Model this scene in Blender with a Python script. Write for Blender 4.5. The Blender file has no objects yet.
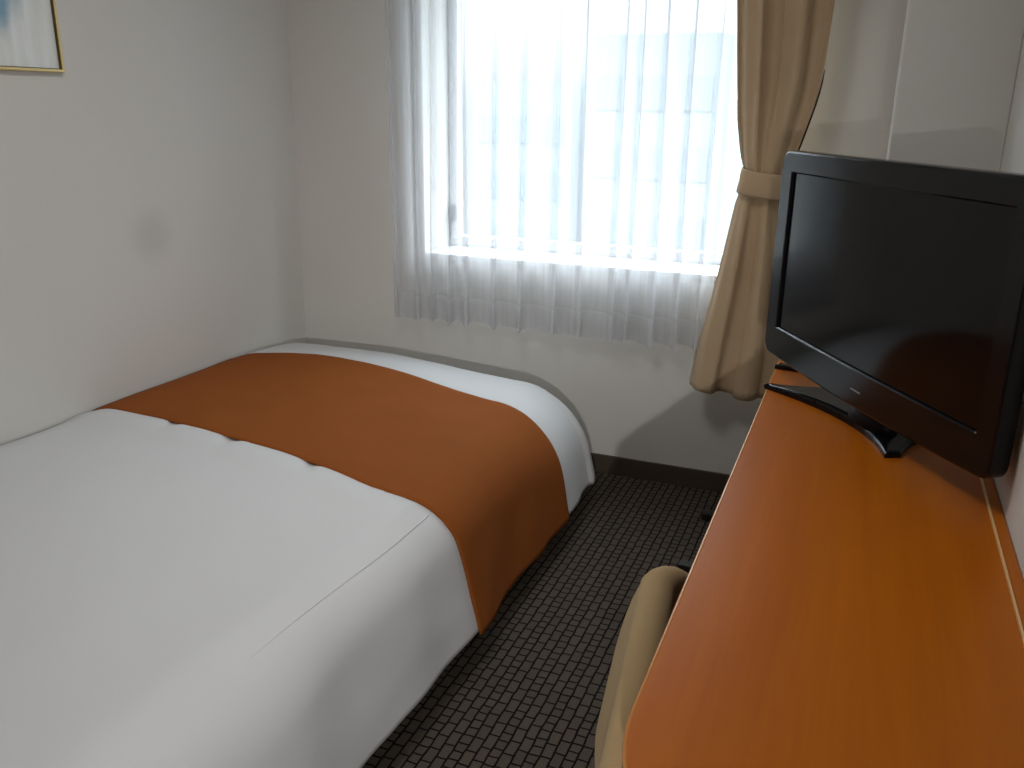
import bpy, bmesh, math, random
from mathutils import Vector, Matrix
from mathutils import noise as mnoise
random.seed(4)
sc = bpy.context.scene
COL = sc.collection
PI = math.pi

# ------------------------------------------------------------------ helpers
def srgb(r, g, b):
    def f(c):
        c /= 255.0
        return c / 12.92 if c <= 0.04045 else ((c + 0.055) / 1.055) ** 2.4
    return (f(r), f(g), f(b), 1.0)

def new_mat(name):
    m = bpy.data.materials.new(name)
    m.use_nodes = True
    nt = m.node_tree
    for n in list(nt.nodes):
        nt.nodes.remove(n)
    out = nt.nodes.new('ShaderNodeOutputMaterial')
    return m, nt, out

def N(nt, t, **kw):
    n = nt.nodes.new(t)
    for k, v in kw.items():
        if k in n.inputs:
            n.inputs[k].default_value = v
        else:
            setattr(n, k, v)
    return n

def principled(name, color, rough=0.6, spec=0.5, metallic=0.0, bump=None, vary=None, coat=0.0, coord='Object'):
    """bump = (scale, strength, distance); vary = (scale, amount)"""
    m, nt, out = new_mat(name)
    p = N(nt, 'ShaderNodeBsdfPrincipled')
    p.inputs['Base Color'].default_value = color
    p.inputs['Roughness'].default_value = rough
    p.inputs['Metallic'].default_value = metallic
    p.inputs['Specular IOR Level'].default_value = spec
    p.inputs['Coat Weight'].default_value = coat
    nt.links.new(p.outputs[0], out.inputs[0])
    tc = N(nt, 'ShaderNodeTexCoord')
    if vary:
        nz = N(nt, 'ShaderNodeTexNoise')
        nz.inputs['Scale'].default_value = vary[0]
        nz.inputs['Detail'].default_value = 4
        nt.links.new(tc.outputs[coord], nz.inputs['Vector'])
        mr = N(nt, 'ShaderNodeMapRange')
        mr.inputs['From Min'].default_value = 0.3
        mr.inputs['From Max'].default_value = 0.7
        mr.inputs['To Min'].default_value = 1 - vary[1]
        mr.inputs['To Max'].default_value = 1 + vary[1]
        nt.links.new(nz.outputs['Fac'], mr.inputs['Value'])
        vm = N(nt, 'ShaderNodeVectorMath', operation='SCALE')
        vm.inputs[0].default_value = color[:3]
        nt.links.new(mr.outputs[0], vm.inputs['Scale'])
        nt.links.new(vm.outputs[0], p.inputs['Base Color'])
    if bump:
        nz = N(nt, 'ShaderNodeTexNoise')
        nz.inputs['Scale'].default_value = bump[0]
        nz.inputs['Detail'].default_value = 3
        nt.links.new(tc.outputs[coord], nz.inputs['Vector'])
        b = N(nt, 'ShaderNodeBump')
        b.inputs['Strength'].default_value = bump[1]
        b.inputs['Distance'].default_value = bump[2]
        nt.links.new(nz.outputs['Fac'], b.inputs['Height'])
        nt.links.new(b.outputs[0], p.inputs['Normal'])
    return m

def obj(name, bm, mat, parent=None, smooth=False, recalc=True):
    """bm is in world coordinates; it is moved into the parent's space."""
    if recalc:
        bmesh.ops.recalc_face_normals(bm, faces=bm.faces)
    me = bpy.data.meshes.new(name)
    if parent is not None:
        loc = Vector(parent.get('_w', (0, 0, 0)))
        bmesh.ops.translate(bm, verts=bm.verts, vec=-loc)
    if smooth:
        for f in bm.faces:
            f.smooth = True
    bm.to_mesh(me)
    bm.free()
    if mat:
        me.materials.append(mat)
    o = bpy.data.objects.new(name, me)
    COL.objects.link(o)
    if parent is not None:
        o.parent = parent
    return o

def thing(name, label, cat, loc):
    o = bpy.data.objects.new(name, None)
    COL.objects.link(o)
    o.location = loc
    o.empty_display_size = 0.1
    o['label'] = label
    o['category'] = cat
    o['_w'] = tuple(loc)
    return o

def tag(o, label, cat):
    o['label'] = label
    o['category'] = cat
    return o

def sub(name, bm, mat, part, root, smooth=False):
    """sub-part: child of a part (parts sit at the root's origin)."""
    part['_w'] = tuple(root['_w'])
    return obj(name, bm, mat, part, smooth)

def add_box(bm, x0, x1, y0, y1, z0, z1, bev=0.0, seg=2):
    t = bmesh.new()
    bmesh.ops.create_cube(t, size=1.0)
    for v in t.verts:
        v.co = Vector((x0 + (v.co.x + .5) * (x1 - x0), y0 + (v.co.y + .5) * (y1 - y0), z0 + (v.co.z + .5) * (z1 - z0)))
    if bev > 0:
        bmesh.ops.bevel(t, geom=t.edges[:], offset=bev, segments=seg, affect='EDGES', profile=0.5)
    merge(bm, t)

def merge(bm, t):
    mp = {}
    for v in t.verts:
        mp[v] = bm.verts.new(v.co)
    for f in t.faces:
        nf = bm.faces.new([mp[v] for v in f.verts])
        nf.smooth = f.smooth
    t.free()

def box(x0, x1, y0, y1, z0, z1, bev=0.0, seg=2):
    bm = bmesh.new()
    add_box(bm, x0, x1, y0, y1, z0, z1, bev, seg)
    return bm

def loft(loops, cap0=True, cap1=True, bm=None):
    bm = bm or bmesh.new()
    rows = [[bm.verts.new(p) for p in lp] for lp in loops]
    n = len(rows[0])
    for a, b in zip(rows, rows[1:]):
        for i in range(n):
            j = (i + 1) % n
            bm.faces.new((a[i], a[j], b[j], b[i]))
    if cap0:
        bm.faces.new(rows[0][::-1])
    if cap1:
        bm.faces.new(rows[-1])
    return bm

def grid(pts, bm=None):
    """pts[i][j] -> open surface"""
    bm = bm or bmesh.new()
    rows = [[bm.verts.new(p) for p in r] for r in pts]
    for a, b in zip(rows, rows[1:]):
        for i in range(len(a) - 1):
            bm.faces.new((a[i], a[i + 1], b[i + 1], b[i]))
    return bm

def tube(path, rad, seg=10, cap=True, bm=None):
    path = [Vector(p) for p in path]
    loops = []
    up = Vector((0.13, 0.21, 0.97)).normalized()
    for i, p in enumerate(path):
        d = (path[min(i + 1, len(path) - 1)] - path[max(i - 1, 0)]).normalized()
        a = d.cross(up)
        if a.length < 0.1:
            a = d.cross(Vector((1, 0, 0)))
        a.normalize()
        b = d.cross(a).normalized()
        r = rad[i] if isinstance(rad, (list, tuple)) else rad
        loops.append([p + (a * math.cos(t) + b * math.sin(t)) * r for t in [2 * PI * k / seg for k in range(seg)]])
    return loft(loops, cap, cap, bm)

def interp(tab, z):
    """piecewise smooth table [(z, v)] sorted by z"""
    if z <= tab[0][0]:
        return tab[0][1]
    for (a, va), (b, vb) in zip(tab, tab[1:]):
        if z <= b:
            t = (z - a) / (b - a)
            return va + (vb - va) * t
    return tab[-1][1]

def rrect(u0, u1, v0, v1, r, n=6):
    """rounded rectangle, counter-clockwise list of (u, v)"""
    out = []
    for cx, cy, a0 in ((u1 - r, v0 + r, -PI / 2), (u1 - r, v1 - r, 0), (u0 + r, v1 - r, PI / 2), (u0 + r, v0 + r, PI)):
        for k in range(n + 1):
            a = a0 + PI / 2 * k / n
            out.append((cx + r * math.cos(a), cy + r * math.sin(a)))
    return out

# ------------------------------------------------------------------ room dimensions
XL, XR = -2.257, 0.295
YB, YN = 3.157, -1.35
ZC = 2.42
WX0, WX1, WZ0, WZ1 = -1.655, -0.29, 0.825, 2.10     # window opening
YF = 3.385                                            # window frame plane
DZ = 0.70                                             # desk top height

# ------------------------------------------------------------------ materials
def wall_material(name, stain=None):
    m, nt, out = new_mat(name)
    p = N(nt, 'ShaderNodeBsdfPrincipled')
    p.inputs['Roughness'].default_value = 0.75
    p.inputs['Specular IOR Level'].default_value = 0.25
    nt.links.new(p.outputs[0], out.inputs[0])
    tc = N(nt, 'ShaderNodeTexCoord')
    base = N(nt, 'ShaderNodeTexNoise')
    base.inputs['Scale'].default_value = 1.3
    nt.links.new(tc.outputs['Object'], base.inputs['Vector'])
    cr = N(nt, 'ShaderNodeValToRGB')
    cr.color_ramp.elements[0].position = 0.3
    cr.color_ramp.elements[0].color = (0.65, 0.635, 0.60, 1)
    cr.color_ramp.elements[1].position = 0.7
    cr.color_ramp.elements[1].color = (0.68, 0.67, 0.64, 1)
    nt.links.new(base.outputs['Fac'], cr.inputs['Fac'])
    col = cr.outputs[0]
    if stain:
        sb = N(nt, 'ShaderNodeVectorMath', operation='DISTANCE')
        sb.inputs[1].default_value = stain
        nt.links.new(tc.outputs['Object'], sb.inputs[0])
        mr = N(nt, 'ShaderNodeMapRange', interpolation_type='SMOOTHSTEP')
        mr.inputs['From Min'].default_value = 0.02
        mr.inputs['From Max'].default_value = 0.13
        mr.inputs['To Min'].default_value = 0.89
        mr.inputs['To Max'].default_value = 1.0
        nt.links.new(sb.outputs['Value'], mr.inputs['Value'])
        vm = N(nt, 'ShaderNodeVectorMath', operation='SCALE')
        nt.links.new(col, vm.inputs[0])
        nt.links.new(mr.outputs[0], vm.inputs['Scale'])
        col = vm.outputs[0]
    nt.links.new(col, p.inputs['Base Color'])
    nz = N(nt, 'ShaderNodeTexNoise')
    nz.inputs['Scale'].default_value = 180
    nt.links.new(tc.outputs['Object'], nz.inputs['Vector'])
    b = N(nt, 'ShaderNodeBump')
    b.inputs['Strength'].default_value = 0.12
    b.inputs['Distance'].default_value = 0.002
    nt.links.new(nz.outputs['Fac'], b.inputs['Height'])
    nt.links.new(b.outputs[0], p.inputs['Normal'])
    return m

M = {}
M['wall'] = wall_material('wall_paper')
M['wall_stain'] = wall_material('wall_paper_smudged', (XL, 2.314, 0.968))
M['ceiling'] = principled('ceiling_paint', (0.78, 0.77, 0.74, 1), 0.8)
M['base'] = principled('baseboard_vinyl', srgb(74, 63, 53), 0.55, bump=(90, .1, .001))
M['frame_white'] = principled('window_white_metal', (0.80, 0.82, 0.85, 1), 0.35)
M['sill'] = principled('sill_white', (0.82, 0.82, 0.82, 1), 0.35)
M['dark_metal'] = principled('dark_metal', srgb(60, 62, 66), 0.4, metallic=0.6)
M['duvet'] = principled('duvet_cotton', (0.67, 0.675, 0.69, 1), 0.85, spec=0.2, bump=(9, .12, .02))
M['mattress'] = principled('mattress_ticking', (0.7, 0.7, 0.68, 1), 0.9)
M['bed_base'] = principled('bed_base_dark', srgb(40, 30, 24), 0.6)
M['tan'] = None
M['edge'] = principled('desk_edge_highlight', srgb(196, 128, 66), 0.2)  # wood tone lightened to carry the window glint along the edge
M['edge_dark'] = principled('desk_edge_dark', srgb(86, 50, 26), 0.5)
M['black_gloss'] = principled('black_gloss_plastic', (0.006, 0.0062, 0.007, 1), 0.14, spec=0.17)
M['black_matt'] = principled('black_matt_plastic', (0.004, 0.004, 0.004, 1), 0.45, spec=0.12)
M['bezel'] = principled('tv_bezel_gloss', (0.0035, 0.0038, 0.0045, 1), 0.14, spec=0.30)
M['screen'] = principled('tv_screen_glass', (0.002, 0.0022, 0.0027, 1), 0.08, spec=0.28)
M['chrome'] = principled('silver_trim', (0.42, 0.42, 0.44, 1), 0.3, metallic=1.0)
M['gold'] = principled('gold_frame', srgb(214, 190, 132), 0.4, metallic=0.6)
M['gold_dark'] = principled('gold_frame_rebate', srgb(92, 76, 36), 0.5, metallic=0.3)
M['brass'] = principled('pale_trim', srgb(230, 190, 130), 0.3)
M['dark'] = principled('dark_wood', srgb(34, 27, 22), 0.5)
M['building'] = principled('hazy_concrete', (0.32, 0.365, 0.385, 1), 0.9, vary=(.4, .03))
M['bglass'] = principled('hazy_windows', (0.26, 0.31, 0.34, 1), 0.6)

def fabric(name, color, scale=420, rough=0.9, vary=0.06, bump=0.25, sheen=0.1):
    m, nt, out = new_mat(name)
    p = N(nt, 'ShaderNodeBsdfPrincipled')
    p.inputs['Roughness'].default_value = rough
    p.inputs['Specular IOR Level'].default_value = 0.15
    p.inputs['Sheen Weight'].default_value = sheen
    nt.links.new(p.outputs[0], out.inputs[0])
    tc = N(nt, 'ShaderNodeTexCoord')
    w = N(nt, 'ShaderNodeTexNoise')
    w.inputs['Scale'].default_value = scale
    w.inputs['Detail'].default_value = 2
    nt.links.new(tc.outputs['Object'], w.inputs['Vector'])
    big = N(nt, 'ShaderNodeTexNoise')
    big.inputs['Scale'].default_value = 6
    nt.links.new(tc.outputs['Object'], big.inputs['Vector'])
    ad = N(nt, 'ShaderNodeMath', operation='ADD')
    nt.links.new(w.outputs['Fac'], ad.inputs[0])
    nt.links.new(big.outputs['Fac'], ad.inputs[1])
    mr = N(nt, 'ShaderNodeMapRange')
    mr.inputs['From Min'].default_value = 0.7
    mr.inputs['From Max'].default_value = 1.3
    mr.inputs['To Min'].default_value = 1 - vary
    mr.inputs['To Max'].default_value = 1 + vary
    nt.links.new(ad.outputs[0], mr.inputs['Value'])
    vm = N(nt, 'ShaderNodeVectorMath', operation='SCALE')
    vm.inputs[0].default_value = color[:3]
    nt.links.new(mr.outputs[0], vm.inputs['Scale'])
    nt.links.new(vm.outputs[0], p.inputs['Base Color'])
    b = N(nt, 'ShaderNodeBump')
    b.inputs['Strength'].default_value = bump
    b.inputs['Distance'].default_value = 0.001
    nt.links.new(w.outputs['Fac'], b.inputs['Height'])
    nt.links.new(b.outputs[0], p.inputs['Normal'])
    return m

M['runner'] = fabric('runner_brown', srgb(142, 78, 30), sheen=0.0)
M['tan'] = fabric('chair_tan', srgb(176, 148, 106), 500)
M['drape'] = fabric('drape_tan', srgb(188, 164, 133), 600)
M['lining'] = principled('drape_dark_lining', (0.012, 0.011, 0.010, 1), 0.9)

def sheer_material(name, opacity):
    m, nt, out = new_mat(name)
    tr = N(nt, 'ShaderNodeBsdfTransparent')
    di = N(nt, 'ShaderNodeBsdfDiffuse')
    di.inputs['Color'].default_value = (0.73, 0.74, 0.765, 1)
    tl = N(nt, 'ShaderNodeBsdfTranslucent')
    tl.inputs['Color'].default_value = (0.73, 0.74, 0.765, 1)
    mx = N(nt, 'ShaderNodeMixShader')
    mx.inputs[0].default_value = 0.5
    nt.links.new(di.outputs[0], mx.inputs[1])
    nt.links.new(tl.outputs[0], mx.inputs[2])
    mx2 = N(nt, 'ShaderNodeMixShader')
    tc = N(nt, 'ShaderNodeTexCoord')
    wv = N(nt, 'ShaderNodeTexNoise')
    wv.inputs['Scale'].default_value = 60
    mp = N(nt, 'ShaderNodeMapping')
    mp.inputs['Scale'].default_value = (1.0, 1.0, 0.06)
    nt.links.new(tc.outputs['Object'], mp.inputs[0])
    nt.links.new(mp.outputs[0], wv.inputs['Vector'])
    mr = N(nt, 'ShaderNodeMapRange')
    mr.inputs['From Min'].default_value = 0.3
    mr.inputs['From Max'].default_value = 0.7
    mr.inputs['To Min'].default_value = opacity - 0.05
    mr.inputs['To Max'].default_value = opacity + 0.05
    nt.links.new(wv.outputs['Fac'], mr.inputs['Value'])
    nt.links.new(mr.outputs[0], mx2.inputs[0])
    nt.links.new(tr.outputs[0], mx2.inputs[1])
    nt.links.new(mx.outputs[0], mx2.inputs[2])
    nt.links.new(mx2.outputs[0], out.inputs[0])
    return m
M['sheer'] = sheer_material('sheer_voile', 0.55)
M['sheer_hem'] = sheer_material('sheer_voile_hem', 0.70)

def glass_material():
    m, nt, out = new_mat('window_glass')
    tr = N(nt, 'ShaderNodeBsdfTransparent')
    tr.inputs['Color'].default_value = (0.96, 0.98, 0.98, 1)
    gl = N(nt, 'ShaderNodeBsdfGlossy')
    gl.inputs['Roughness'].default_value = 0.02
    mx = N(nt, 'ShaderNodeMixShader')
    mx.inputs[0].default_value = 0.05
    nt.links.new(tr.outputs[0], mx.inputs[1])
    nt.links.new(gl.outputs[0], mx.inputs[2])
    nt.links.new(mx.outputs[0], out.inputs[0])
    return m
M['glass'] = glass_material()

def carpet_material():
    m, nt, out = new_mat('woven_block_carpet')
    p = N(nt, 'ShaderNodeBsdfPrincipled')
    p.inputs['Roughness'].default_value = 0.95
    p.inputs['Specular IOR Level'].default_value = 0.1
    nt.links.new(p.outputs[0], out.inputs[0])
    tc = N(nt, 'ShaderNodeTexCoord')
    mp = N(nt, 'ShaderNodeMapping')
    mp.inputs['Rotation'].default_value = (0, 0, PI / 2)      # rows run along the room
    nt.links.new(tc.outputs['Object'], mp.inputs[0])
    wob = N(nt, 'ShaderNodeTexNoise')
    wob.inputs['Scale'].default_value = 22
    nt.links.new(mp.outputs[0], wob.inputs['Vector'])
    wsub = N(nt, 'ShaderNodeVectorMath', operation='SUBTRACT')
    wsub.inputs[1].default_value = (.5, .5, .5)
    nt.links.new(wob.outputs['Color'], wsub.inputs[0])
    wsc = N(nt, 'ShaderNodeVectorMath', operation='SCALE')
    wsc.inputs['Scale'].default_value = 0.007
    nt.links.new(wsub.outputs[0], wsc.inputs[0])
    wad = N(nt, 'ShaderNodeVectorMath', operation='ADD')
    nt.links.new(mp.outputs[0], wad.inputs[0])
    nt.links.new(wsc.outputs[0], wad.inputs[1])
    br = N(nt, 'ShaderNodeTexBrick')
    br.offset = 0.5
    br.squash = 0.62
    br.squash_frequency = 3
    br.inputs['Scale'].default_value = 1.0
    br.inputs['Brick Width'].default_value = 0.046
    br.inputs['Row Height'].default_value = 0.027
    br.inputs['Mortar Size'].default_value = 0.0028
    br.inputs['Mortar Smooth'].default_value = 0.35
    br.inputs['Color1'].default_value = srgb(84, 75, 67)
    br.inputs['Color2'].default_value = srgb(78, 70, 63)
    br.inputs['Mortar'].default_value = srgb(20, 17, 15)
    nt.links.new(wad.outputs[0], br.inputs['Vector'])
    fz = N(nt, 'ShaderNodeTexNoise')
    fz.inputs['Scale'].default_value = 260
    nt.links.new(tc.outputs['Object'], fz.inputs['Vector'])
    mr = N(nt, 'ShaderNodeMapRange')
    mr.inputs['From Min'].default_value = 0.3
    mr.inputs['From Max'].default_value = 0.7
    mr.inputs['To Min'].default_value = 0.8
    mr.inputs['To Max'].default_value = 1.15
    nt.links.new(fz.outputs['Fac'], mr.inputs['Value'])
    vm = N(nt, 'ShaderNodeVectorMath', operation='SCALE')
    nt.links.new(br.outputs['Color'], vm.inputs[0])
    nt.links.new(mr.outputs[0], vm.inputs['Scale'])
    nt.links.new(vm.outputs[0], p.inputs['Base Color'])
    inv = N(nt, 'ShaderNodeMath', operation='SUBTRACT')
    inv.inputs[0].default_value = 1.0
    nt.links.new(br.outputs['Fac'], inv.inputs[1])
    b = N(nt, 'ShaderNodeBump')
    b.inputs['Strength'].default_value = 0.7
    b.inputs['Distance'].default_value = 0.004
    nt.links.new(inv.outputs[0], b.inputs['Height'])
    nt.links.new(b.outputs[0], p.inputs['Normal'])
    return m
M['carpet'] = carpet_material()

def wood_material(name, c0, c1, rough):
    m, nt, out = new_mat(name)
    p = N(nt, 'ShaderNodeBsdfPrincipled')
    p.inputs['Roughness'].default_value = rough
    p.inputs['Specular IOR Level'].default_value = 0.25
    nt.links.new(p.outputs[0], out.inputs[0])
    tc = N(nt, 'ShaderNodeTexCoord')
    mp = N(nt, 'ShaderNodeMapping')
    mp.inputs['Scale'].default_value = (14.0, 0.9, 14.0)
    nt.links.new(tc.outputs['Object'], mp.inputs[0])
    nz = N(nt, 'ShaderNodeTexNoise')
    nz.inputs['Scale'].default_value = 1.6
    nz.inputs['Detail'].default_value = 6
    nz.inputs['Distortion'].default_value = 0.6
    nt.links.new(mp.outputs[0], nz.inputs['Vector'])
    mp2 = N(nt, 'ShaderNodeMapping')
    mp2.inputs['Scale'].default_value = (160.0, 4.0, 160.0)
    nt.links.new(tc.outputs['Object'], mp2.inputs[0])
    nf = N(nt, 'ShaderNodeTexNoise')
    nf.inputs['Scale'].default_value = 1.0
    nf.inputs['Detail'].default_value = 2
    nt.links.new(mp2.outputs[0], nf.inputs['Vector'])
    ad = N(nt, 'ShaderNodeMath', operation='MULTIPLY_ADD')
    ad.inputs[1].default_value = 0.3
    nt.links.new(nf.outputs['Fac'], ad.inputs[0])
    nt.links.new(nz.outputs['Fac'], ad.inputs[2])
    cr = N(nt, 'ShaderNodeValToRGB')
    cr.color_ramp.elements[0].position = 0.40
    cr.color_ramp.elements[0].color = c0
    cr.color_ramp.elements[1].position = 0.90
    cr.color_ramp.elements[1].color = c1
    nt.links.new(ad.outputs[0], cr.inputs['Fac'])
    nt.links.new(cr.outputs[0], p.inputs['Base Color'])
    return m
M['desk'] = wood_material('desk_orange_wood', srgb(170, 88, 1), srgb(186, 101, 3), 0.38)
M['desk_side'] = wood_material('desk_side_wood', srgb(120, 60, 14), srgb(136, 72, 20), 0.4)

def art_material():
    m, nt, out = new_mat('pale_abstract_print')
    p = N(nt, 'ShaderNodeBsdfPrincipled')
    p.inputs['Roughness'].default_value = 0.25
    nt.links.new(p.outputs[0], out.inputs[0])
    tc = N(nt, 'ShaderNodeTexCoord')
    mp = N(nt, 'ShaderNodeMapping')
    mp.inputs['Scale'].default_value = (1, 22, 3)
    nt.links.new(tc.outputs['Object'], mp.inputs[0])
    nz = N(nt, 'ShaderNodeTexNoise')
    nz.inputs['Scale'].default_value = 1.4
    nz.inputs['Detail'].default_value = 3
    nt.links.new(mp.outputs[0], nz.inputs['Vector'])
    cr = N(nt, 'ShaderNodeValToRGB')
    cr.color_ramp.elements[0].position = 0.32
    cr.color_ramp.elements[0].color = srgb(214, 215, 211)
    cr.color_ramp.elements[1].position = 0.68
    cr.color_ramp.elements[1].color = srgb(228, 232, 232)
    nt.links.new(nz.outputs['Fac'], cr.inputs['Fac'])
    # soft blue cloud in the print
    mp2 = N(nt, 'ShaderNodeMapping')
    mp2.inputs['Scale'].default_value = (0, 1.0, 0.75)
    nt.links.new(tc.outputs['Object'], mp2.inputs[0])
    ds = N(nt, 'ShaderNodeVectorMath', operation='DISTANCE')
    ds.inputs[1].default_value = (0, 0.100, 0.185 * 0.75)
    nt.links.new(mp2.outputs[0], ds.inputs[0])
    n2 = N(nt, 'ShaderNodeTexNoise')
    n2.inputs['Scale'].default_value = 14
    nt.links.new(tc.outputs['Object'], n2.inputs['Vector'])
    ad = N(nt, 'ShaderNodeMath', operation='MULTIPLY_ADD')
    ad.inputs[1].default_value = 0.10
    nt.links.new(n2.outputs['Fac'], ad.inputs[0])
    nt.links.new(ds.outputs['Value'], ad.inputs[2])
    mr = N(nt, 'ShaderNodeMapRange', interpolation_type='SMOOTHSTEP')
    mr.inputs['From Min'].default_value = 0.08
    mr.inputs['From Max'].default_value = 0.15
    mr.inputs['To Min'].default_value = 1
    mr.inputs['To Max'].default_value = 0
    nt.links.new(ad.outputs[0], mr.inputs['Value'])
    mx = N(nt, 'ShaderNodeMix', data_type='RGBA')
    nt.links.new(mr.outputs[0], mx.inputs[0])
    nt.links.new(cr.outputs[0], mx.inputs[6])
    mx.inputs[7].default_value = srgb(120, 158, 182)
    nt.links.new(mx.outputs[2], p.inputs['Base Color'])
    return m
M['art'] = art_material()

# ------------------------------------------------------------------ the setting
def struct(name, bm, mat, parent=None):
    o = obj(name, bm, mat, parent)
    if parent is None:
        o['kind'] = 'structure'
    return o

T = 0.12
struct('floor', box(XL - T, XR + T, YN - T, YB + .30, -0.1, 0.0), M['carpet'])
struct('ceiling', box(XL - T, XR + T, YN - T, YB + .30, ZC, ZC + 0.1), M['ceiling'])
struct('wall_left', box(XL - T, XL, YN - T, YB + .30, 0, ZC), M['wall_stain'])
struct('wall_right', box(XR, XR + T, YN - T, YB + .30, 0, ZC), M['wall'])
struct('wall_near', box(XL, XR, YN - T, YN, 0, ZC), M['wall'])
bm = bmesh.new()
YO = YB + 0.30
add_box(bm, XL, WX0, YB, YO, 0, ZC)
add_box(bm, WX1, XR, YB, YO, 0, ZC)
add_box(bm, WX0, WX1, YB, YO, 0, WZ0)
add_box(bm, WX0, WX1, YB, YO, WZ1, ZC)
struct('wall_back', bm, M['wall'])
PX0, PY0 = 0.026, 2.60
struct('wall_corner', box(PX0, XR, PY0, YB, 0, ZC, 0.004), M['wall'])   # square column in the corner

BH, BT = 0.078, 0.010
def skirting(name, x0, x1, y0, y1):
    bm = box(x0, x1, y0, y1, 0, BH, 0.003)
    struct(name, bm, M['base'])
skirting('baseboard_back', XL, PX0, YB - BT, YB)
skirting('baseboard_left', XL, XL + BT, YN, YB - BT)
skirting('baseboard_right', XR - BT, XR, YN, PY0 - BT)
skirting('baseboard_corner', PX0 - BT, PX0, PY0 - BT, YB - BT)

# sill board
struct('trim_1', box(WX0 - 0.0, WX1 + 0.0, YB - 0.006, YF, WZ0 - 0.014, WZ0 + 0.006, 0.003), M['sill'])

# window: frame, pane, latch
w = bpy.data.objects.new('window_1', None)
COL.objects.link(w)
w['_w'] = ((WX0 + WX1) / 2, YF, WZ0)
w.location = w['_w']
w['kind'] = 'structure'
bm = bmesh.new()
z0 = WZ0 + 0.006
fw = 0.042
add_box(bm, WX0, WX0 + fw, YF, YF + .05, z0, WZ1, .004)
add_box(bm, WX1 - fw, WX1, YF, YF + .05, z0, WZ1, .004)
add_box(bm, WX0 + fw, WX1 - fw, YF, YF + .05, z0, z0 + fw, .004)
add_box(bm, WX0 + fw, WX1 - fw, YF, YF + .05, WZ1 - fw, WZ1, .004)
obj('window_frame', bm, M['frame_white'], w)
obj('pane', box(WX0 + fw - .004, WX1 - fw + .004, YF + .022, YF + .028, z0 + fw - .004, WZ1 - fw + .004), M['glass'], w)
bm = box(WX0 + 0.012, WX0 + 0.030, YF - .016, YF, 0.93, 1.00, .004)
tube([(WX0 + .021, YF - .016, .975), (WX0 + .021, YF - .034, .965), (WX0 + .021, YF - .036, .90), (WX0 + .022, YF - .034, .87)], [.006, .007, .006, .004], bm=bm)
obj('latch', bm, M['dark_metal'], w)

# ------------------------------------------------------------------ sheer curtain
def catmull(pts, per=8):
    out = []
    n = len(pts)
    for i in range(n - 1):
        p0 = pts[max(i - 1, 0)]; p1 = pts[i]; p2 = pts[i + 1]; p3 = pts[min(i + 2, n - 1)]
        for k in range(per):
            t = k / per
            out.append(tuple(0.5 * ((2 * b) + (-a + c) * t + (2 * a - 5 * b + 4 * c - d) * t * t + (-a + 3 * b - 3 * c + d) * t ** 3)
                             for a, b, c, d in zip(p0, p1, p2, p3)))
    out.append(pts[-1])
    return out

FOLDS = [-1.752, -1.645, -1.572, -1.500, -1.440, -1.310, -1.200, -1.075, -0.975, -0.84, -0.785, -0.700, -0.605, -0.52]
def sheer_path(z, yc):
    """plan of the pleats at height z: panels that overlap a little where they turn back"""
    grow = 0.75 + 0.35 * (1.8 - z) / 1.2
    pts = []
    for i, x in enumerate(FOLDS):
        rx = random.Random(i * 17 + 3)
        a = (0.020 + 0.012 * rx.random()) * grow
        ov = (0.007 + 0.011 * rx.random())
        sway = 0.010 * math.sin(2.1 * z + i * 1.7) * grow
        xx = x + sway * 0.6
        if i == 0:
            pts.append((xx - 0.006, yc + a * 0.3))
        pts.append((xx, yc - a * .9))
        pts.append((xx + ov, yc - a))
        pts.append((xx + ov * .6, yc - a * .2))
        nx = FOLDS[i + 1] if i + 1 < len(FOLDS) else x + 0.055
        ov2 = ov
        pts.append((xx - ov2 * .1 + .004, yc + a * .7))
        pts.append((xx * .65 + nx * .35, yc + a * .95))
        pts.append((xx * .2 + nx * .8, yc + a * .1))
    return catmull(pts, 4)

YS = 3.078
def sheer_zs(top, bot, n):
    return [top + (bot - top) * i / n for i in range(n + 1)]
rows = []
for z in sheer_zs(ZC - .005, 0.570, 72):
    pa = sheer_path(z, YS)
    n = len(pa)
    flare = 0.0
    rows.append([(x, y, z + (0.006 * math.sin(j * .23) if z < .571 else 0)) for j, (x, y) in enumerate(pa)])
cu = thing('sheer_curtain', 'white see-through sheer curtain with soft pleats hanging across the window', 'curtain', (-1.14, YS, 0.57))
sh = obj('sheer_panel', grid(rows), M['sheer'], cu, smooth=True, recalc=False)
sh.data.materials.append(M['sheer_hem'])
for p in sh.data.polygons:
    if p.center.z + 0.57 < 0.678:      # sewn double hem
        p.material_index = 1

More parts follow.
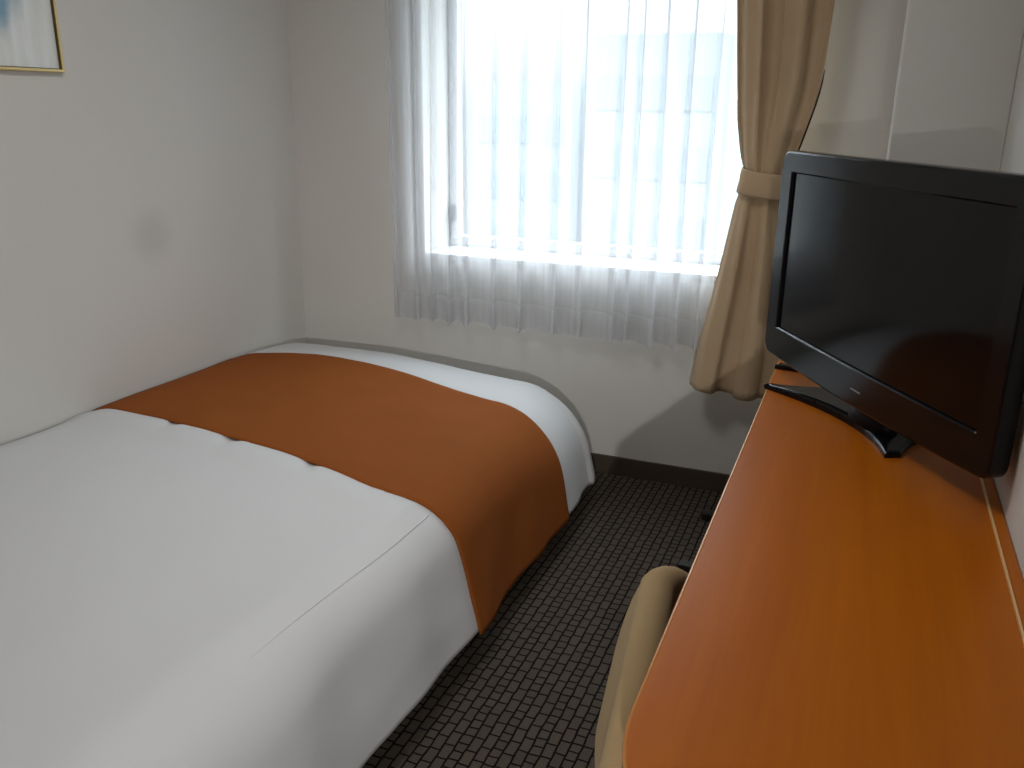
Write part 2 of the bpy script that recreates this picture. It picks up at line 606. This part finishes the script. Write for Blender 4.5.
# ------------------------------------------------------------------ tan drape tied back at the right of the window
LX = [(0.42, -0.530), (0.46, -0.525), (0.62, -0.502), (0.767, -0.475), (0.943, -0.445), (1.10, -0.420), (1.128, -0.412),
      (1.175, -0.402), (1.205, -0.401), (1.273, -0.418), (1.36, -0.434), (1.459, -0.447), (1.60, -0.460), (1.727, -0.471), (2.42, -0.49)]
RX = [(0.42, -0.215), (0.60, -0.215), (0.80, -0.228), (0.95, -0.243), (1.08, -0.262), (1.15, -0.270), (1.205, -0.262), (1.278, -0.238),
      (1.34, -0.221), (1.41, -0.203), (1.475, -0.190), (1.548, -0.184), (1.719, -0.177), (2.42, -0.165)]
def drape_pt(u, z, off=0.0):
    xl, xr = interp(LX, z), interp(RX, z)
    wdt = xr - xl
    # u is warped so that the folds gather at uneven places
    tight = min(1.0, abs(z - 1.165) / 0.30)
    amp = 0.006 + 0.014 * tight
    if z < 1.165:
        k = 2.4
        ph = 0.9 * (1.165 - z) * 1.2
        f = math.sin(2 * PI * (k * u + 0.05 * math.sin(7 * u)) + 1.0 + ph) + 0.3 * math.sin(2 * PI * 5.2 * u + 2.2)
    else:
        k = 2.6
        f = math.sin(2 * PI * (k * u + 0.06 * math.sin(6 * u)) + 0.4) + 0.45 * math.sin(2 * PI * 5.3 * u + 0.8)
    belly = -0.030 * math.sin(PI * u) * (1 - tight * .5)
    x = xl + wdt * u + 0.10 * wdt * 0.35 * math.sin(2 * PI * 4.2 * u + 2.0) * tight * math.sin(PI * u)
    y = 3.020 + amp * f + belly + off
    return x, y
NU = 90
zs = [0.445 + (2.415 - 0.445) * i / 90 for i in range(91)]
def hem_dip(u, z):
    if z > 0.50:
        return z
    k = (0.50 - z) / 0.08
    return z + k * (0.005 * math.sin(2 * PI * 2.4 * u + 1.4) - 0.02 * u)
rows = [[(*drape_pt(j / NU, z), hem_dip(j / NU, z)) for j in range(NU + 1)] for z in zs]
dr = thing('tied_back_curtain', 'tan drape gathered by a tieback at the right side of the window', 'curtain', (-0.36, 3.02, 0.42))
o = obj('drape', grid(rows), M['drape'], dr, smooth=True, recalc=False)
md = o.modifiers.new('thick', 'SOLIDIFY'); md.thickness = 0.004; md.offset = 1
# dark lining that shows along both edges above the tie
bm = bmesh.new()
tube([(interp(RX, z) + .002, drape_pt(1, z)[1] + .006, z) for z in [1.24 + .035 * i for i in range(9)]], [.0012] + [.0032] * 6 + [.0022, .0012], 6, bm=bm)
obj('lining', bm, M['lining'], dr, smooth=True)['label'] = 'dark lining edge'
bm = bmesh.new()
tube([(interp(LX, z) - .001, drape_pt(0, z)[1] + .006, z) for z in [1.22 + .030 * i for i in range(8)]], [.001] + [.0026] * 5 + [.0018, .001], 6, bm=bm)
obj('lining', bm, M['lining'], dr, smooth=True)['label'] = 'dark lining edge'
# tieback: a flat fabric band round the waist
loops = []
nb = 48
for zi, (za, ex) in enumerate([(1.128, .004), (1.136, .007), (1.170, .008), (1.200, .007), (1.208, .004)]):
    xl, xr = interp(LX, za) - ex, interp(RX, za) + ex
    cx, hw = (xl + xr) / 2, (xr - xl) / 2
    lp = []
    for k in range(nb):
        a = 2 * PI * k / nb
        c, s = math.cos(a), math.sin(a)
        lp.append((cx + hw * math.copysign(abs(c) ** .7, c), 3.008 + (.050 + ex) * math.copysign(abs(s) ** .8, s), za - .012 * (c)))
    loops.append(lp)
bm = loft(loops, False, False)
o = obj('tieback', bm, M['drape'], dr, smooth=True)
md = o.modifiers.new('thick', 'SOLIDIFY'); md.thickness = 0.003

# ------------------------------------------------------------------ bed
XE = -0.955       # start of the bends at the side and at the foot
YH = 0.42                    # head end (behind the camera's field of view)
ZT = 0.452
DROP_Z = 0.355                # height of the hanging sides
HEM_X, HEM_Y = -0.818, 3.100
RBX = [(0.4, .20), (1.2, .185), (1.55, .15), (1.75, .14), (2.0, .165), (2.4, .21), (2.7, .26), (2.95, .33)]
RBY = 0.15
AX, AY = math.radians(78), math.radians(83)
def bend_len(rb, a):
    return rb * a + (DROP_Z - rb * (1 - math.cos(a))) / math.sin(a)
def bend_h(rb, a):
    return rb * math.sin(a) + (DROP_Z - rb * (1 - math.cos(a))) / math.tan(a)
def rbx(t):
    return (interp(RBX, t - .15) + interp(RBX, t) * 2 + interp(RBX, t + .15)) / 4
YE = HEM_Y - bend_h(RBY, AY)
def ye(s):
    # the foot end stands back from the wall a little more towards the open side
    q = min(1, max(0, (s + 1.8) / 0.85))
    return YE - 0.085 * q * q * (3 - 2 * q)
def xe(t):
    return HEM_X - bend_h(rbx(min(t, YE)), AX)
DROP = 0.42                   # nominal length of cloth hanging over an edge
def prof(rho, rb, a_max):
    """distance over the edge -> horizontal, drop, normal (h, v)"""
    rho = rho / DROP * bend_len(rb, a_max)
    if rho < rb * a_max:
        a = rho / rb
        h, d = rb * math.sin(a), rb * (1 - math.cos(a))
    else:
        a = a_max
        l = rho - rb * a
        h, d = rb * math.sin(a) + l * math.cos(a), rb * (1 - math.cos(a)) + l * math.sin(a)
    return h, d, math.sin(a), math.cos(a)

RUN_NEAR = [(-2.26, 1.965), (-1.87, 1.935), (-1.27, 1.845), (-0.93, 1.755), (-0.80, 1.80), (-0.50, 1.80)]
RUN_FAR = [(-2.26, 2.66), (-2.1, 2.70), (-1.87, 2.76), (-1.40, 2.715), (-1.0, 2.60), (-0.80, 2.575), (-0.50, 2.57)]

def bed_pt(s, t, off=0.0, wr=1.0):
    dx, dy = max(0, s - XE), max(0, t - YE)
    # round the plan corner
    rho = math.hypot(dx, dy)
    if rho > 0:
        ux, uy = dx / rho, dy / rho
        rb = rbx(min(t, YE)) * ux * ux + RBY * uy * uy
        am = AX * ux * ux + AY * uy * uy
        h, d, nh, nv = prof(rho, rb, am)
    else:
        ux = uy = 0.0
        h, d, nh, nv = 0.0, 0.0, 0.0, 1.0
    bx, by = XL + (min(s, XE) - XL) * (xe(t) - XL) / (XE - XL), min(t, YE)
    if by > 2.3:
        by = 2.3 + (by - 2.3) * (ye(s) - 2.3) / (YE - 2.3)
    # puffy top: slightly domed, lower against the wall
    q = (min(s, XE) - XL) / (XE - XL)
    dome = 0.016 * math.sin(PI * min(1, max(0, q)) ** .8)
    dome -= 0.020 * math.exp(-((s - XL) / 0.06) ** 2)
    dome += 0.018 * math.exp(-((t - 1.3) / 0.7) ** 2) * max(0, 1 - q * 1.1)
    n = mnoise.noise(Vector((s * 2.2, t * 2.2, 1.3)))
    n2 = mnoise.noise(Vector((s * 7, t * 5, 4.3)))
    puff = 0.006 * n + 0.0022 * n2
    # the duvet is pressed down a little under the runner and puckers in front of it
    en = interp(RUN_NEAR, s)
    ef = interp(RUN_FAR, s)
    dist = en - t
    if off == 0 and dist > -0.02:
        puff += 0.010 * math.exp(-((dist - 0.05) / 0.06) ** 2) * (1 if rho < .05 else .3)
        for sx, wdt in ((-1.86, .022), (-1.60, .03), (-1.28, .026)):
            puff -= 0.011 * math.exp(-((s - sx - .1 * dist) / wdt) ** 2) * math.exp(-(dist / 0.06) ** 2)
    if off == 0 and t > ef:
        puff += 0.005 * math.exp(-((t - ef - .05) / .05) ** 2)
    # soft vertical waves on the hanging sides
    side = 0.0
    if rho > 0.05:
        k = min(1, (rho - .05) / .25)
        along = t if dx > dy else s
        side = k * (0.007 * math.sin(along * 7.5 + 1.0) + 0.005 * math.sin(along * 16 + 2.0 + rho * 3))
        if dx > 0 and dy > 0:
            ang = math.atan2(dy, dx)
            side += k * 0.010 * math.sin(ang * 6.0 + 1.2)
        if wr:
            side += k * .004 * mnoise.noise(Vector((s * 4 + t * 6, t * 5 - s * 7, 2)))
    tot = off + puff * (nv if rho > 0 else 1)
    x = bx + ux * (h + nh * tot + side)
    y = by + uy * (h + nh * tot + side)
    z = ZT + dome - d + nv * tot if rho > 0 else ZT + dome + tot
    # the foot end bows down a little before the bend
    z -= 0.012 * max(0, (t - 2.72) / .22) ** 2 if t < YE else 0.012 * (1.023 ** 2)
    return Vector((x, min(y, YB - 0.008), max(z, 0.02)))

bed = thing('bed', 'single bed with dark base and mattress under the white duvet along the left wall', 'bed', (-1.6, 1.75, 0))
bm = box(XL + .03, XE - .10, YH, YE - .02, 0.10, 0.22, .01)
obj('bed_base', bm, M['bed_base'], bed)
bm = box(XL + .02, XE - .15, YH, YE - .02, 0.222, ZT - 0.05, .04, 4)
obj('mattress', bm, M['mattress'], bed, smooth=True)
for (lx, ly) in ((XL + .10, YH + .1), (XE - .2, YH + .1), (XL + .10, YE - .1), (XE - .2, YE - .1)):
    obj('leg', tube([(lx, ly, 0.0), (lx, ly, .10)], [.024, .03], 14), M['bed_base'], bed, smooth=True)

ns, nt_ = 110, 150
def side_coords(a, b, drop, n):
    """samples denser over the bend"""
    m = int(n * .62)
    return [a + (b - a) * i / m for i in range(m)] + [b + drop * i / (n - m) for i in range(n - m + 1)]
ss = side_coords(XL + .006, XE, DROP, ns)
ts = side_coords(YH, YE, DROP, nt_)
rows = []
for t in ts:
    r = []
    for s in ss:
        # keep the hem of the corner rounded: limit the radial distance
        dx, dy = max(0, s - XE), max(0, t - YE)
        rho = math.hypot(dx, dy)
        if dx > 0 and dy > 0:
            m = max(dx, dy)
            k = m / rho           # square to disc
            lim = 1.0 - 0.05 * math.sin(2 * math.atan2(dy, dx))
            r.append(bed_pt(XE + dx * k * lim, YE + dy * k * lim))
        else:
            r.append(bed_pt(s, t))
    rows.append(r)
dv = thing('duvet', 'plain white duvet covering the bed and hanging over its side and foot', 'duvet', (-1.6, 1.75, ZT))
o = obj('cover', grid(rows), M['duvet'], dv, smooth=True, recalc=False)
md = o.modifiers.new('thick', 'SOLIDIFY'); md.thickness = 0.012; md.offset = -1
# stitched seam where the top panel meets the hanging side
sp = []
for i in range(50):
    t = 1.10 + (1.76 - 1.10) * i / 49
    sp.append(bed_pt(XE + 0.085, t) + Vector((0.0004, 0, 0.0002)))
obj('seam', tube(sp, [.0003 + .0012 * min(1, k / 30) for k in range(50)], 6), M['duvet'], dv, smooth=True)

# brown runner across the foot of the bed
rows = []
sr = side_coords(XL + .010, XE, DROP + .008, 90)
for k in range(61):
    v = k / 60
    r = []
    for s in sr:
        a, b = interp(RUN_NEAR, s), interp(RUN_FAR, s)
        # smooth the tables a little
        a = (interp(RUN_NEAR, s - .12) + a * 2 + interp(RUN_NEAR, s + .12)) / 4
        b = (interp(RUN_FAR, s - .12) + b * 2 + interp(RUN_FAR, s + .12)) / 4
        t = a + (b - a) * v
        edge = 0.0025 * math.exp(-(v / .03) ** 2) + 0.0025 * math.exp(-((1 - v) / .03) ** 2)
        r.append(bed_pt(s, t, 0.010 - edge))
    rows.append(r)
rn = obj('bed_runner', grid(rows), M['runner'], smooth=True, recalc=False)
tag(rn, 'wide brown cloth runner laid across the foot of the white bed', 'bed runner')
md = rn.modifiers.new('thick', 'SOLIDIFY'); md.thickness = 0.005; md.offset = -1

# ------------------------------------------------------------------ desk along the right wall
DX0, DX1, DY0, DY1, DT = -0.196, 0.270, 0.59, 2.585, 0.032
def desk_outline(inset, n=16):
    R = 0.30 - inset
    x0, x1, y0, y1 = DX0 + inset, DX1, DY0 + inset, DY1 - inset
    pts = [(x1, y1), (x0, y1)]
    for k in range(n + 1):
        a = PI + PI / 2 * k / n
        pts.append((x0 + R + R * math.cos(a), y0 + R + R * math.sin(a)))
    pts.append((x1, y0))
    return pts
dk = thing('desk', 'long orange-brown wooden desk with a rounded near corner along the right wall', 'desk', (0.05, 1.6, 0))
top = [[(x, y, DZ) for x, y in desk_outline(.0045)]]
bm = loft([[(x, y, DZ - DT) for x, y in desk_outline(.004)], [(x, y, DZ - .0015) for x, y in desk_outline(.0040)], [(x, y, DZ) for x, y in desk_outline(.0055)]])
obj('desktop', bm, M['desk'], dk)
# dark side face and a glossy arris, coloured paler for its window highlight
def open_band(prof_):
    rows = []
    for ins, dz in prof_:
        rows.append([(x, y, DZ + dz) for x, y in desk_outline(ins)[1:]])
    return grid(rows)
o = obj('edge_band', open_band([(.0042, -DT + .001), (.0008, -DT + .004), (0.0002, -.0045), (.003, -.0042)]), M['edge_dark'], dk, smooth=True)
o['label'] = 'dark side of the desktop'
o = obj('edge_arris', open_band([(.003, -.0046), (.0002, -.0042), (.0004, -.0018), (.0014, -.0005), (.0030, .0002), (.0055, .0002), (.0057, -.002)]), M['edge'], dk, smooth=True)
o['label'] = 'rounded edge of the desktop with its highlight painted in'
obj('back_ledge', box(DX1 + .004, XR - .001, DY0, DY1, DZ - DT, DZ + .004, .002), M['desk'], dk)
o = obj('trim_strip', box(DX1 + .0002, DX1 + .0038, DY0, DY1, DZ - .012, DZ + .0055, .001), M['brass'], dk)
o['label'] = 'pale strip along the back of the desktop'
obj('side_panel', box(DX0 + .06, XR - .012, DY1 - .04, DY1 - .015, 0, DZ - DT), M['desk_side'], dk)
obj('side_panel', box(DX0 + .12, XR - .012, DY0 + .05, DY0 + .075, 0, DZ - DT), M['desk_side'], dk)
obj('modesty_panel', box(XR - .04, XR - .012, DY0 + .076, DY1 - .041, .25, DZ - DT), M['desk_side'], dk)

# low dark stand under the far end of the desk: only its two feet show
st = thing('low_stand', 'low dark stand under the far end of the desk, only its feet visible', 'stand', (-0.2, 2.66, 0))
for y in (2.50, 2.90):
    obj('foot', box(-0.425, -0.06 if y > 2.6 else 0.1, y - .018, y + .018, 0, .030, .006), M['dark'], st)
for (x, y) in ((-.16, 2.50), (-.07, 2.50), (-.16, 2.90), (-.07, 2.90)):
    obj('post', box(x - .012, x + .012, y - .012, y + .012, .028, .34, .003), M['dark'], st)
obj('shelf', box(-.175, -.055, 2.48, 2.92, .34, .36, .004), M['dark'], st)

# ------------------------------------------------------------------ chair pushed under the desk
ch = thing('desk_chair', 'tan upholstered chair with a curved backrest pushed under the desk', 'chair', (-0.05, 1.13, 0))
CY, CW, CZ0, CZ1 = 1.115, 0.380, 0.40, 0.634
def back_surface(off):
    loops = []
    return loops
def chair_x(y, z):
    lean = (0.62 - z) * 0.10
    d = y - 1.29
    return -0.300 + lean + (0.40 if d < 0 else 1.1) * d * d

bm = bmesh.new()
loops = []
TH = 0.062
nl = 40
base = rrect(-CW, CW, CZ0, CZ1, 0.105, 9)
for (ins, dep) in [(.034 * (1 - math.cos(a)), .5 * math.sin(a)) for a in [(-80 + 160 * k / 14) * PI / 180 for k in range(15)]]:
    lp = []
    for (u, v) in rrect(-CW + ins, CW - ins, CZ0 + ins, CZ1 - ins, max(.02, 0.145 - ins), 9):
        sag = 0.0
        # arched top line
        vz = v - 0.010 * (u / CW) ** 2 * (1 if v > .5 else 0)
        lp.append((chair_x(CY + u, vz) + TH * dep + TH / 2, CY + u, vz))
    loops.append(lp)
bm = loft(loops, False, False)
# close both faces with grids of fan faces (triangulated so the curved panel stays smooth)
def cap_panel(bm, ins, dep, flip):
    outer = rrect(-CW + ins, CW - ins, CZ0 + ins, CZ1 - ins, max(.02, 0.145 - ins), 9)
    cz = (CZ0 + CZ1) / 2
    steps = 7
    rows = []
    for k in range(steps + 1):
        f = 1 - k / steps * 0.985
        row = []
        for (u, v) in outer:
            uu, vv = u * f, cz + (v - cz) * f
            vz = vv - 0.010 * (uu / CW) ** 2 * (1 if vv > .5 else 0)
            bul = math.copysign(.010 * (1 - f * f), dep)
            row.append((chair_x(CY + uu, vz) + TH * dep + TH / 2 + bul, CY + uu, vz))
        rows.append(row)
    loft(rows, False, True, bm)
cap_panel(bm, .034 * (1 - math.cos(math.radians(80))), -.5 * math.sin(math.radians(80)), True)
cap_panel(bm, .034 * (1 - math.cos(math.radians(80))), .5 * math.sin(math.radians(80)), False)
bmesh.ops.remove_doubles(bm, verts=bm.verts, dist=1e-5)
obj('backrest', bm, M['tan'], ch, smooth=True)
bm = bmesh.new()
loops = []
for (z, ins) in ((.375, .02), (.385, .006), (.41, 0), (.44, .004), (.455, .02), (.460, .05)):
    loops.append([(x, y, z) for x, y in rrect(-0.215 + ins, .20 - ins, CY - .24 + ins, CY + .24 - ins, .08, 8)])
bm = loft(loops)
obj('seat', bm, M['tan'], ch, smooth=True)
obj('seat_frame', box(-.19, .18, CY - .21, CY + .21, .345, .376, .005), M['dark'], ch)
for sx, sy in ((-.17, -.19), (-.17, .19), (.16, -.19), (.16, .19)):
    obj('leg', tube([(sx, CY + sy, 0), (sx, CY + sy, .35)], [.014, .020], 12), M['dark'], ch, smooth=True)
for sy in (-.17, .17):
    obj('back_support', tube([(-.17, CY + sy, .36), (chair_x(CY + sy, .40) + .045, CY + sy, .39), (chair_x(CY + sy, .45) + .035, CY + sy, .45)], .011, 10), M['dark'], ch, smooth=True)

# ------------------------------------------------------------------ television
tvL = Vector((-0.2265, 2.418, 0)); tvR = Vector((0.2525, 1.640, 0))
dU = (tvR - tvL).normalized(); W = (tvR - tvL).length
nF = Vector((dU.y, -dU.x, 0))          # towards the room
ZB, ZTOP = 0.772, 1.302
def tvp(u, z, n):
    return tvL + dU * u + nF * n + Vector((0, 0, z))
tv = thing('television', 'black flat screen television with glossy bezel standing on the desk', 'television', (0.03, 2.13, DZ))
def tv_loop(ins_l, ins_r, ins_b, ins_t, n, r, dip=0.012):
    out = []
    base = rrect(ins_l, W - ins_r, ZB + ins_b, ZTOP - ins_t, r, 7)
    fine = []
    for i, (u, v) in enumerate(base):
        u2, v2 = base[(i + 1) % len(base)]
        k = 14 if (i + 1) % 8 == 0 else 1          # subdivide the straight sides
        fine += [(u + (u2 - u) * q / k, v + (v2 - v) * q / k) for q in range(k)]
    for (u, v) in fine:
        # lower edge bows down towards the middle
        if v < ZB + 0.2:
            c = (u - W / 2) / (W / 2)
            v -= dip * max(0, 1 - c * c)
        out.append(tvp(u, v, n))
    return out
def tvl(i, n, r):
    return tv_loop(i, i, i, i, n, r, 0.012)
SB = (0.056, 0.050, 0.076, 0.050)      # bezel widths left, right, bottom, top
loops = [tvl(.004, -.040, .030), tvl(0, -.036, .032), tvl(0, -.008, .032), tvl(.002, -.003, .030), tvl(.006, 0, .028),
         tv_loop(*SB, 0.0, .004, .004), tv_loop(*[b + .003 for b in SB], -.003, .004, .004), tv_loop(*[b + .004 for b in SB], -.009, .004, .004)]
bm = loft(loops, True, False)
o = obj('bezel', bm, M['bezel'], tv)
bm = loft([tv_loop(*[b + .0045 for b in SB], -.016, .004, .004), tv_loop(*[b + .0045 for b in SB], -.008, .004, .004)])
obj('screen', bm, M['screen'], tv)
# silver line under the screen and the small silver badge line
bm = bmesh.new()
line = []
for i in range(31):
    u = SB[0] + (W - SB[0] - SB[1]) * (0.0 + .55 * i / 30)
    c = (u - W / 2) / (W / 2)
    line.append(tvp(u, ZB + SB[2] + 0.0008 - .012 * max(0, 1 - c * c), -0.0035))
tube(line, [.0008] + [.0019] * 18 + [.0019 - .00012 * k for k in range(12)], 6, bm=bm)
obj('chrome_line', bm, M['chrome'], tv, smooth=True)
b0, b1 = W / 2 - .008, W / 2 + .030
bm = loft([[tvp(b0, .800, n), tvp(b1, .7995, n), tvp(b1, .8025, n), tvp(b0, .803, n)] for n in (-.001, .0012)])
obj('badge', bm, M['chrome'], tv)
# rear casing
loops = []
for ins, n, r in ((.012, -.0395, .03), (.020, -.050, .03), (.070, -.066, .05), (.13, -.086, .05), (.15, -.090, .05)):
    loops.append(tv_loop(ins, ins, ins * .7, ins, n, r, 0.006))
obj('casing', loft(loops), M['black_matt'], tv)
# stand: base with concave front and side, four swept tips
def smooth_outline(corners, per=10):
    """list of (point, bulge) arcs between tips"""
    out = []
    n = len(corners)
    for i in range(n):
        p = Vector(corners[i][0]); q = Vector(corners[(i + 1) % n][0]); mid = corners[i][1]
        if mid is None:
            out += [p.lerp(q, k / per) for k in range(per)]
        else:
            m = Vector(mid)
            for k in range(per):
                t = k / per
                out.append(p * (1 - t) ** 2 + m * 2 * t * (1 - t) + q * t * t)
    return out
C0 = Vector((0.060, 2.150))
def base_outline(ins):
    tips = [((-0.202, 2.286), None), ((-0.186, 2.300), (-0.09, 2.285)),             # front left tip, then its inner side
            ((0.000, 2.325), (0.00, 2.475)),                                        # V notch
            ((-0.196, 2.486), None), ((-0.186, 2.522), (0.06, 2.50)),               # back left tip
            ((0.215, 2.20), None), ((0.205, 2.04), (0.15, 2.03)),                   # right back
            ((0.124, 1.905), None), ((0.092, 1.890), (0.055, 2.11))]                # front right tip, concave front edge
    pts = smooth_outline(tips)
    c = Vector((0.04, 2.2))
    n = len(pts)
    out = []
    for i, p in enumerate(pts):
        t = (pts[(i + 1) % n] - pts[i - 1])
        nn = Vector((t.y, -t.x))
        if nn.length > 1e-6:
            nn.normalize()
        out.append(p + nn * ins)
    return out
def base_z(p, h):
    d = (Vector((p.x, p.y)) - Vector((0.05, 2.16))).length
    return DZ + h * (0.45 + 0.55 * max(0, 1 - d / 0.34))
loops = []
for ins, h in ((0.0, None), (0.0, .016), (.003, .022), (.008, .025)):
    lp = []
    for p in base_outline(ins):
        z = DZ if h is None else base_z(p, h)
        lp.append((p.x, p.y, z))
    loops.append(lp)
bm = loft(loops, True, False)
top_edges = [e for e in bm.edges if e.is_boundary]
bmesh.ops.triangle_fill(bm, edges=top_edges, use_beauty=True, use_dissolve=False)
obj('stand_base', bm, M['black_gloss'], tv)
# neck
nc = tvL.lerp(tvR, .5) - nF * 0.060
loops = []
for z, a, b in ((DZ + .018, .085, .040), (DZ + .035, .072, .030), (DZ + .06, .062, .024), (0.82, .062, .024)):
    loops.append([nc + dU * (a * math.cos(t)) + nF * (b * math.sin(t)) + Vector((0, 0, z)) for t in [2 * PI * k / 24 for k in range(24)]])
obj('neck', loft(loops), M['black_matt'], tv, smooth=True)

# ------------------------------------------------------------------ picture on the left wall
PYR, PZB = 2.030, 1.4785
PYL, PZT = 1.42, 1.95
pc = thing('framed_picture', 'pale abstract print in a thin gold frame high on the left wall', 'picture', (XL, (PYR + PYL) / 2, PZB))
def pic_loop(ins, x):
    return [(x, PYL + ins, PZB + ins), (x, PYR - ins, PZB + ins), (x, PYR - ins, PZT - ins), (x, PYL + ins, PZT - ins)]
bm = loft([pic_loop(0, XL + .001), pic_loop(0, XL + .016), pic_loop(.002, XL + .018), pic_loop(.008, XL + .018), pic_loop(.009, XL + .016)], False, False)
obj('frame', bm, M['gold'], pc)
bm = loft([pic_loop(.009, XL + .016), pic_loop(.0115, XL + .008)], False, False)
o = obj('frame_rebate', bm, M['gold_dark'], pc)
bm = box(XL + .002, XL + .008, PYL + .006, PYR - .006, PZB + .006, PZT - .006)
obj('print', bm, M['art'], pc)

# ------------------------------------------------------------------ hazy buildings outside
def building(name, label, x0, x1, y0, y1, z0, z1, nx, nz):
    b = thing(name, label, 'building', ((x0 + x1) / 2, y0, z0))
    obj('wall', box(x0, x1, y0, y1, z0, z1), M['building'], b)
    obj('roof_parapet', box(x0 + .02, x1 - .02, y0 + .02, y1 - .02, z1, z1 + .5), M['building'], b)
    cw, chh = (x1 - x0) / nx, 1.5
    for i in range(nx):
        for k in range(nz):
            zz = z1 - 1.2 - k * 3.0
            obj('window', box(x0 + cw * (i + .2), x0 + cw * (i + .8), y0 - .05, y0 + .05, zz - chh, zz), M['bglass'], b)
building('apartment_building', 'pale office block seen faintly through the right part of the sheer curtain', -12.6, -6.5, 40, 50, -30, 4.0, 3, 4)
building('apartment_building', 'pale low block seen faintly through the left part of the sheer curtain', -21, -15.2, 46, 56, -30, 2.2, 3, 4)

# ------------------------------------------------------------------ light
SKY_H, SKY_Z = 0.85, 10.8
wd = bpy.data.worlds.new('sky')
sc.world = wd
wd.use_nodes = True
nt = wd.node_tree
bg = nt.nodes['Background']
bg.inputs['Color'].default_value = (0.86, 0.94, 1.0, 1)
# overcast sky: brighter overhead than at the horizon
tcw = nt.nodes.new('ShaderNodeTexCoord')
sep = nt.nodes.new('ShaderNodeSeparateXYZ')
nt.links.new(tcw.outputs['Generated'], sep.inputs[0])
mrw = nt.nodes.new('ShaderNodeMapRange')
mrw.inputs['From Min'].default_value = 0.0
mrw.inputs['From Max'].default_value = 0.8
mrw.inputs['To Min'].default_value = SKY_H
mrw.inputs['To Max'].default_value = SKY_Z
nt.links.new(sep.outputs['Z'], mrw.inputs['Value'])
nt.links.new(mrw.outputs[0], bg.inputs['Strength'])

def area(name, loc, rot, sx, sy, energy, color):
    l = bpy.data.lights.new(name, 'AREA')
    l.shape = 'RECTANGLE'; l.size = sx; l.size_y = sy
    l.energy = energy; l.color = color
    o = bpy.data.objects.new(name, l)
    COL.objects.link(o)
    o.location = loc; o.rotation_euler = rot
    return o
pt = area('window_portal', ((WX0 + WX1) / 2, YF + .055, (WZ0 + WZ1) / 2), (-PI / 2, 0, 0), WX1 - WX0, WZ1 - WZ0, 1, (1, 1, 1))
pt.data.cycles.is_portal = True
area('ceiling_fill', (-1.0, 1.45, ZC - .02), (0, 0, 0), .5, .5, 8.9, (1.0, .97, .93))  # unseen area light added under the ceiling as room fill
e = area('desk_shadow_light', (0.276, -0.90, 1.128), (0, 0, 0), .026, .026, 3.3, (1.0, .98, .95))  # added unseen light, set to throw the desk-edge shadow on the back wall
e.rotation_euler = (Vector((-1.65, 3.1, 0.0)) - Vector(e.location)).to_track_quat('-Z', 'Y').to_euler()
e.data.spread = math.radians(68)

# ------------------------------------------------------------------ camera
f_px = 874.47
r = Vector((0.92654118, 0.37600499, 0.01190343))
d = Vector((0.1242597, -0.27602494, -0.95308434))
fwd = Vector((-0.35507883, 0.884551, -0.30247074))
cam = bpy.data.cameras.new('camera')
cam.sensor_fit = 'HORIZONTAL'
cam.sensor_width = 36.0
cam.lens = f_px / 1024 * 36.0
cam.clip_start = 0.02
co = bpy.data.objects.new('camera', cam)
COL.objects.link(co)
up, back = -d, -fwd
mw = Matrix(((r.x, up.x, back.x, 0), (r.y, up.y, back.y, 0), (r.z, up.z, back.z, 1.4), (0, 0, 0, 1)))
co.matrix_world = mw
sc.camera = co

for o in list(bpy.data.objects):
    if '_w' in o:
        del o['_w']
sc.view_settings.view_transform = 'Standard'
sc.view_settings.look = 'None'
sc.view_settings.gamma = 1
sc.view_settings.use_curve_mapping = False
sc.view_settings.exposure = 0.25
sc.cycles.transparent_max_bounces = 24
sc.cycles.max_bounces = 10
sc.cycles.diffuse_bounces = 6
